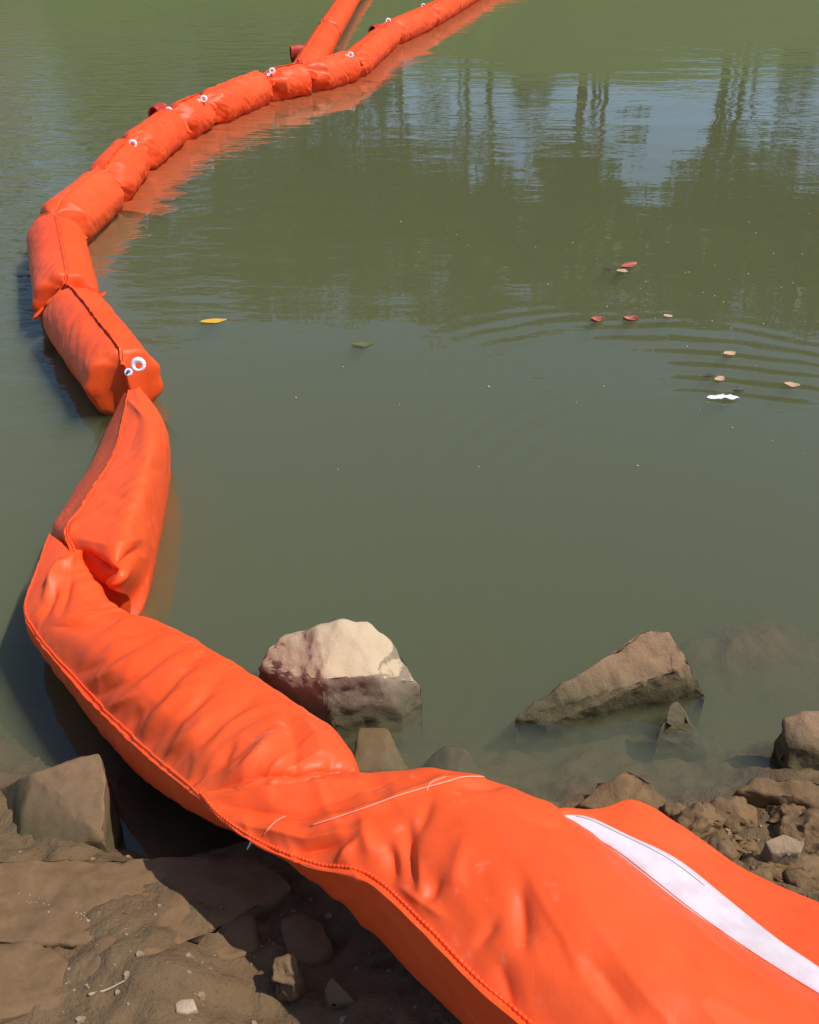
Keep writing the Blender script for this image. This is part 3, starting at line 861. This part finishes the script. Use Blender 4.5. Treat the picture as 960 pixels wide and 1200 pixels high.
rock('stone', [(318, 1122, .235), (345, 1115, .24), (352, 1140, .23), (345, 1162, .21), (318, 1150, .22)], 0.1, M_CLOD,
     'lumpy mud-caked stone with dark holes at the edge of the boom shadow', 17, 0.006, 0.012, 0.006, scale=14)
rock('stone', [(895, 985, .20), (918, 974, .205), (945, 985, .20), (940, 1000, .19), (905, 1000, .19)], 0.08, M_DULL,
     'pale rounded stone among the mud clods beside the boom', 18, 0.006, 0.005, 0.007)

# clods of mud to the right of the boom, one by one
rnd = random.Random(4)
spots = [(822, 962, 40), (868, 952, 34), (925, 950, 38), (958, 968, 34), (848, 1002, 30), (884, 1018, 38), (930, 1020, 34), (962, 1035, 34), (872, 985, 22), (925, 1052, 26), (800, 950, 20), (960, 1000, 26)]
for k, (x, y, s) in enumerate(spots):
    s *= 1.3
    z0 = gz(*P(x, y, 0.15)[:2]); z0 = max(0.02, z0)
    pts = []
    for q in range(7):
        a = q / 7 * 6.28 + rnd.uniform(-.3, .3); r_ = s * rnd.uniform(0.55, 1.1)
        pts.append((x + r_ * math.cos(a), y + r_ * 0.55 * math.sin(a), z0 + rnd.uniform(0, 0.012)))
    pts += [(x + rnd.uniform(-.3, .3) * s, y - s * 0.2, z0 + s * 0.0008), (x + rnd.uniform(-.4, .4) * s, y, z0 + s * 0.0007)]
    rock('mud_clod', pts, z0 - 0.06, M_CLOD, 'lumpy brown clod of mud in the heap beside the boom skirt', 30 + k, 0.005, 0.018, 0.008, cat='mud clod', group='mud clods beside the boom', scale=12)

# pale twig and specks on the left bank
pts = [P(105, 1168, .235) + np.array((0, 0, .004)), P(125, 1160, .235), P(146, 1151, .235) + np.array((0, 0, .004))]
for p in pts: p[2] = max(p[2], gz(p[0], p[1]) + 0.003)
v, f = tube(catmull(pts, 6), np.linspace(0.0026, 0.0014, 13), 6)
tag(obj('twig', v, f, M_CHIP), 'thin pale twig lying on the mud-coated slab', 'twig')

# ------------------------------------------------------------------ floating leaves and litter
def leaf(px, py, ln, wd, rot, mat, name, label, cat, seed, group=None, curl=0.25, rag=0.0):
    curl *= 0.35
    c = P(px, py, 0.004); rnd = random.Random(seed); n, m = 14, 7; T = np.zeros((n, m, 3)); cr, sr = math.cos(rot), math.sin(rot)
    for i in range(n):
        u = i / (n - 1); w = wd * (math.sin(math.pi * min(1, u * 0.97 + 0.015)) ** 0.8) * (1 + 0.22 * math.sin(7 * u + seed) * math.sin(3 * u + 2 * seed))
        for j in range(m):
            t = j / (m - 1) * 2 - 1; x = (u - 0.5) * ln; y = t * w * 0.5
            if rag: y *= 1 + rag * mnoise.noise(Vector((u * 6, seed, t))); x += rag * 0.12 * ln * mnoise.noise(Vector((t * 3, seed + 5, u)))
            T[i, j] = c + rag * np.array((0, 0, 0.016 * abs(mnoise.noise(Vector((u * 5, t * 2, seed)))))) + np.array((x * cr - y * sr, x * sr + y * cr, curl * wd * (t * t) * 0.6 + curl * 0.25 * ln * (u - 0.5) ** 2 + 0.0015 * math.sin(5 * u + seed)))
    Lw = T.copy(); Lw[:, :, 2] -= 0.003
    S = np.concatenate([T, Lw[:, ::-1]], 1)
    return tag(obj(name, S.reshape(-1, 3), grid_faces(n, 2 * m, True) + close_ends(n, 2 * m), mat), label, cat, group)
M_YL = simple('yellow_leaf', (0.62, 0.36, 0.03), 0.5)
M_RL = simple('red_leaf', (0.36, 0.085, 0.055), 0.5)
M_TL = simple('tan_leaf', (0.48, 0.30, 0.17), 0.6)
M_DL = simple('dark_leaf', (0.06, 0.04, 0.025), 0.6)
M_GL = simple('sodden_leaf', (0.10, 0.11, 0.04), 0.6)
leaf(250, 376, 0.125, 0.045, 0.25, M_YL, 'floating_leaf', 'single yellow leaf floating on the pond', 'leaf', 1)
leaf(700, 376, 0.065, 0.05, 0.1, M_RL, 'floating_petal', 'red petal floating beside another one', 'petal', 2, 'pair of red petals', 1.3)
leaf(739, 375, 0.07, 0.05, -0.2, M_RL, 'floating_petal', 'red petal floating beside another one', 'petal', 3, 'pair of red petals', 1.3)
leaf(737, 312, 0.11, 0.06, 0.5, M_RL, 'floating_leaf', 'curled red leaf floating beyond the pair of petals', 'leaf', 4, None, 0.8)
leaf(729, 318, 0.06, 0.05, -0.3, M_TL, 'floating_leaf', 'small tan leaf touching the curled red leaf', 'leaf', 5, None, 0.5)
leaf(716, 315, 0.08, 0.03, 0.1, M_DL, 'floating_leaf', 'thin dark leaf scrap beside the curled red leaf', 'leaf', 6)
leaf(855, 415, 0.06, 0.04, 0.3, M_TL, 'floating_leaf', 'tan leaf floating within the ripple rings', 'leaf', 7, None, 0.8)
leaf(928, 451, 0.065, 0.035, -0.2, M_TL, 'floating_leaf', 'pale tan leaf floating past the white scrap', 'leaf', 8, None, 0.6)
leaf(843, 444, 0.05, 0.035, 0.5, M_TL, 'floating_leaf', 'small brown leaf just beyond the white scrap', 'leaf', 9, None, 0.5)
leaf(831, 440, 0.05, 0.02, 0.0, M_DL, 'floating_leaf', 'tiny blackish scrap near the small brown leaf', 'leaf', 10)
leaf(847, 467, 0.13, 0.035, -0.05, M_WHITE, 'floating_scrap', 'crumpled white scrap floating on the ripples', 'litter', 11, None, 0.6, 1.1)
leaf(866, 457, 0.05, 0.03, 0.2, M_DL, 'floating_leaf', 'dark leaf bit touching the white scrap', 'leaf', 12, None, 0.8)
leaf(783, 370, 0.045, 0.035, 0.2, M_TL, 'floating_leaf', 'little tan leaf beside the pair of red petals', 'leaf', 13)
leaf(425, 403, 0.10, 0.05, 0.2, M_GL, 'floating_leaf', 'sodden greenish leaf in open water past the yellow leaf', 'leaf', 14)
parts = []
rnd = random.Random(8)
for k in range(70):
    x, y = rnd.uniform(330, 955), rnd.uniform(250, 560)
    if rnd.random() < 0.5: x, y = rnd.gauss(820, 90), rnd.gauss(370, 60)
    p = P(x, y, 0.001); s = rnd.uniform(0.002, 0.006)
    vv = [p + s * np.array((math.cos(a) * rnd.uniform(.7, 1.2), math.sin(a) * rnd.uniform(.7, 1.2), h_)) for h_ in (-.4, .3) for a in (0, 1.57, 3.14, 4.71)]
    parts.append((vv, [(0, 1, 5, 4), (1, 2, 6, 5), (2, 3, 7, 6), (3, 0, 4, 7), (4, 5, 6, 7), (3, 2, 1, 0)]))
v, f = join(parts)
tag(obj('floating_specks', v, f, M_TL), 'tiny pale specks scattered over the water', 'debris', None, 'stuff')

# ------------------------------------------------------------------ trees on the far embankment (seen mirrored in the pond)
def make_tree(seed, height, trunk_h, crown_r, name='tree'):
    rnd = random.Random(seed); root = empty(name)
    parts = []
    base = [(0, 0, -0.3), (rnd.uniform(-.1, .1), rnd.uniform(-.1, .1), trunk_h * 0.5), (rnd.uniform(-.25, .25), rnd.uniform(-.2, .2), trunk_h), (rnd.uniform(-.4, .4), rnd.uniform(-.3, .3), height * 0.8)]
    pp = catmull(base, 8)
    parts.append(tube(pp, np.linspace(rnd.uniform(.07, .12), 0.03, len(pp)), 8))
    for k in range(rnd.choice((1, 2, 2))):
        a = rnd.uniform(0, 6.28); e = np.array((math.cos(a), math.sin(a), 0)) * rnd.uniform(.5, 1.2)
        q = catmull([np.array((0, 0, -.2)) + e * .25, e * .5 + np.array((0, 0, trunk_h * .5)), e * rnd.uniform(.6, 1.3) + np.array((0, 0, trunk_h)), e * 1.3 + np.array((0, 0, height * .65))], 7)
        parts.append(tube(q, np.linspace(rnd.uniform(.03, .07), 0.015, len(q)), 7))
    for k in range(7):
        i0 = rnd.randint(4, 12); a = rnd.uniform(0, 6.28); p0 = pp[i0]; ln = rnd.uniform(.3, .9)
        q = catmull([p0, p0 + np.array((math.cos(a) * ln * .5, math.sin(a) * ln * .5, .3)), p0 + np.array((math.cos(a) * ln, math.sin(a) * ln, rnd.uniform(.2, 1.0)))], 4)
        parts.append(tube(q, np.linspace(.022, .008, len(q)), 5))
    tips = []
    for k in range(9):
        i0 = rnd.randint(11, 22); a = rnd.uniform(0, 6.28); ln = rnd.uniform(0.6, 1.0) * crown_r
        p0 = pp[i0]; p1 = p0 + np.array((math.cos(a) * ln, math.sin(a) * ln, rnd.uniform(0.4, 1.5)))
        mid = (p0 + p1) / 2 + np.array((0, 0, 0.2))
        q = catmull([p0, mid, p1], 5); parts.append(tube(q, np.linspace(0.06, 0.015, len(q)), 6)); tips.append(p1); tips.append(mid)
    v, f = join(parts); obj('trunk', v, f, M_BARK, root)
    tips += [pp[-1], pp[-4]]
    V, F = [], []
    ch = (height - trunk_h) / 2; cz = trunk_h + ch
    clumps = [t for t in tips]
    for k in range(1):
        a = rnd.uniform(0, 6.28); clumps.append(np.array((math.cos(a) * crown_r * .7, math.sin(a) * crown_r * .7, trunk_h * rnd.uniform(.55, .95))))
    for k in range(26):
        a, b = rnd.uniform(0, 6.28), math.acos(rnd.uniform(-1, 1)); r_ = rnd.uniform(0.55, 1.0)
        clumps.append(np.array((crown_r * r_ * math.sin(b) * math.cos(a), crown_r * r_ * math.sin(b) * math.sin(a), cz + ch * r_ * math.cos(b))))
    for c in clumps:
        cr = rnd.uniform(0.45, 0.85)
        for k in range(85):
            d = np.array((rnd.gauss(0, 1), rnd.gauss(0, 1), rnd.gauss(0, .8))); d *= cr * rnd.random() ** 0.4 / np.linalg.norm(d)
            p = c + d; s = rnd.uniform(0.10, 0.18)
            a1 = np.array((rnd.gauss(0, 1), rnd.gauss(0, 1), rnd.gauss(0, .6))); a1 /= np.linalg.norm(a1)
            a2 = np.cross(a1, (rnd.gauss(0, 1), rnd.gauss(0, 1), rnd.gauss(0, 1))); a2 /= np.linalg.norm(a2)
            o = len(V); V += [p - a1 * s, p + a2 * s * .5, p + a1 * s, p - a2 * s * .5]; F.append((o, o + 1, o + 2, o + 3))
    obj('crown', V, F, M_LEAF, root, smooth=False)
    return root

def copy_tree(o):
    c = o.copy(); col.objects.link(c)
    for ch in o.children:
        k = ch.copy(); col.objects.link(k); k.parent = c
    return c

protos = [make_tree(1, 7.0, 2.5, 1.8), make_tree(2, 6.4, 2.3, 2.0), make_tree(3, 7.6, 2.8, 1.7)]
used = set()
rnd = random.Random(21)
for k, (x, y, s) in enumerate([(-13.4, 30, .60), (-10.2, 31, .56), (-7.7, 27.5, .86), (-6.1, 29, .90), (-4.4, 26.6, 1.0), (-3.3, 29.4, .98), (-1.6, 27.2, .95), (-0.3, 30, 1.02), (1.6, 26.5, .98), (2.5, 28.4, .95), (4.9, 26.8, 1.0), (6.0, 29.0, 1.05), (8.8, 26.6, 1.0), (9.7, 27.6, 1.02), (12.4, 26.8, 1.05), (14.2, 29, 1.1), (15.4, 27.0, 1.1), (18.6, 27.5, 1.1)]):
    q = k % 3
    t = protos[q] if q not in used else copy_tree(protos[q])
    used.add(q)
    y += 1.5; t.location = (x, y, gz(x, y) - 0.05); t.rotation_euler.z = rnd.uniform(0, 6.28); s *= 1.12; t.scale = (s, s, s)
    tag(t, 'leafy green tree on the far embankment, mirrored in the pond', 'tree', 'trees on the far embankment')

def make_bush(seed):
    rnd = random.Random(seed); root = empty('bush'); V, F = [], []
    stems = []
    for k in range(7):
        a = rnd.uniform(0, 6.28); tip = np.array((math.cos(a) * .6, math.sin(a) * .6, rnd.uniform(.7, 1.3)))
        q = catmull([(0, 0, -.1), tip * .5 + np.array((0, 0, .15)), tip], 4); stems.append(tube(q, np.linspace(.025, .008, len(q)), 5))
    v, f = join(stems); obj('stem', v, f, M_BARK, root)
    for k in range(1100):
        a, b = rnd.uniform(0, 6.28), rnd.random(); r_ = rnd.random() ** .4
        p = np.array((1.15 * r_ * math.cos(a) * (1 - .5 * b), .9 * r_ * math.sin(a) * (1 - .5 * b), .1 + 1.6 * b * (.7 + .3 * math.sin(3 * a + seed))))
        s = rnd.uniform(.06, .12); a1 = np.array((rnd.gauss(0, 1), rnd.gauss(0, 1), rnd.gauss(0, .6))); a1 /= np.linalg.norm(a1)
        a2 = np.cross(a1, (rnd.gauss(0, 1), rnd.gauss(0, 1), rnd.gauss(0, 1))); a2 /= np.linalg.norm(a2)
        o = len(V); V += [p - a1 * s, p + a2 * s * .5, p + a1 * s, p - a2 * s * .5]; F.append((o, o + 1, o + 2, o + 3))
    obj('foliage', V, F, M_LEAF, root, smooth=False)
    return root
bush = make_bush(5)
for k, (x, y, s) in enumerate([(-8.8, 28, 1.0), (-6.9, 27.6, 1.2), (-5.2, 28, 1.4), (-3.8, 27.7, 1.3), (-2.4, 28.2, 1.5), (-1.0, 27.8, .9), (3.5, 28.4, .7), (10.9, 28.3, .8)]):
    t = bush if k == 0 else copy_tree(bush)
    t.location = (x, y, gz(x, y) - 0.05); t.rotation_euler.z = rnd.uniform(0, 6.28); t.scale = (s, s, s)
    tag(t, 'low leafy bush between the tree trunks on the far embankment', 'bush', 'bushes on the far embankment')

# ------------------------------------------------------------------ grit on the bank
parts = []; rg = random.Random(77)
for k in range(240):
    if k < 170: x, y = rg.uniform(0, 520), rg.uniform(990, 1199)
    else: x, y = rg.uniform(770, 959), rg.uniform(935, 1070)
    p = P(x, y, 0.2); z = gz(p[0], p[1]); p = P(x, y, z); z = gz(p[0], p[1])
    if z < 0.03: continue
    q = 0.0016 + 0.006 * rg.random() ** 4
    vv = [np.array((p[0], p[1], z)) + q * np.array((math.cos(a + h_) * rg.uniform(.6, 1.3) * (1.1 - .4 * h_), math.sin(a + h_) * rg.uniform(.6, 1.3) * (1.1 - .4 * h_), h_)) for h_ in (-.6, .7) for a in (0, 1.26, 2.51, 3.77, 5.03)]
    parts.append((vv, [(i, (i + 1) % 5, 5 + (i + 1) % 5, 5 + i) for i in range(5)] + [(5, 6, 7, 8, 9), (4, 3, 2, 1, 0)]))
v, f = join(parts)
tag(obj('grit', v, f, M_DULL, smooth=False), 'fine grit and tiny pebbles scattered over the mud bank', 'grit', None, 'stuff')
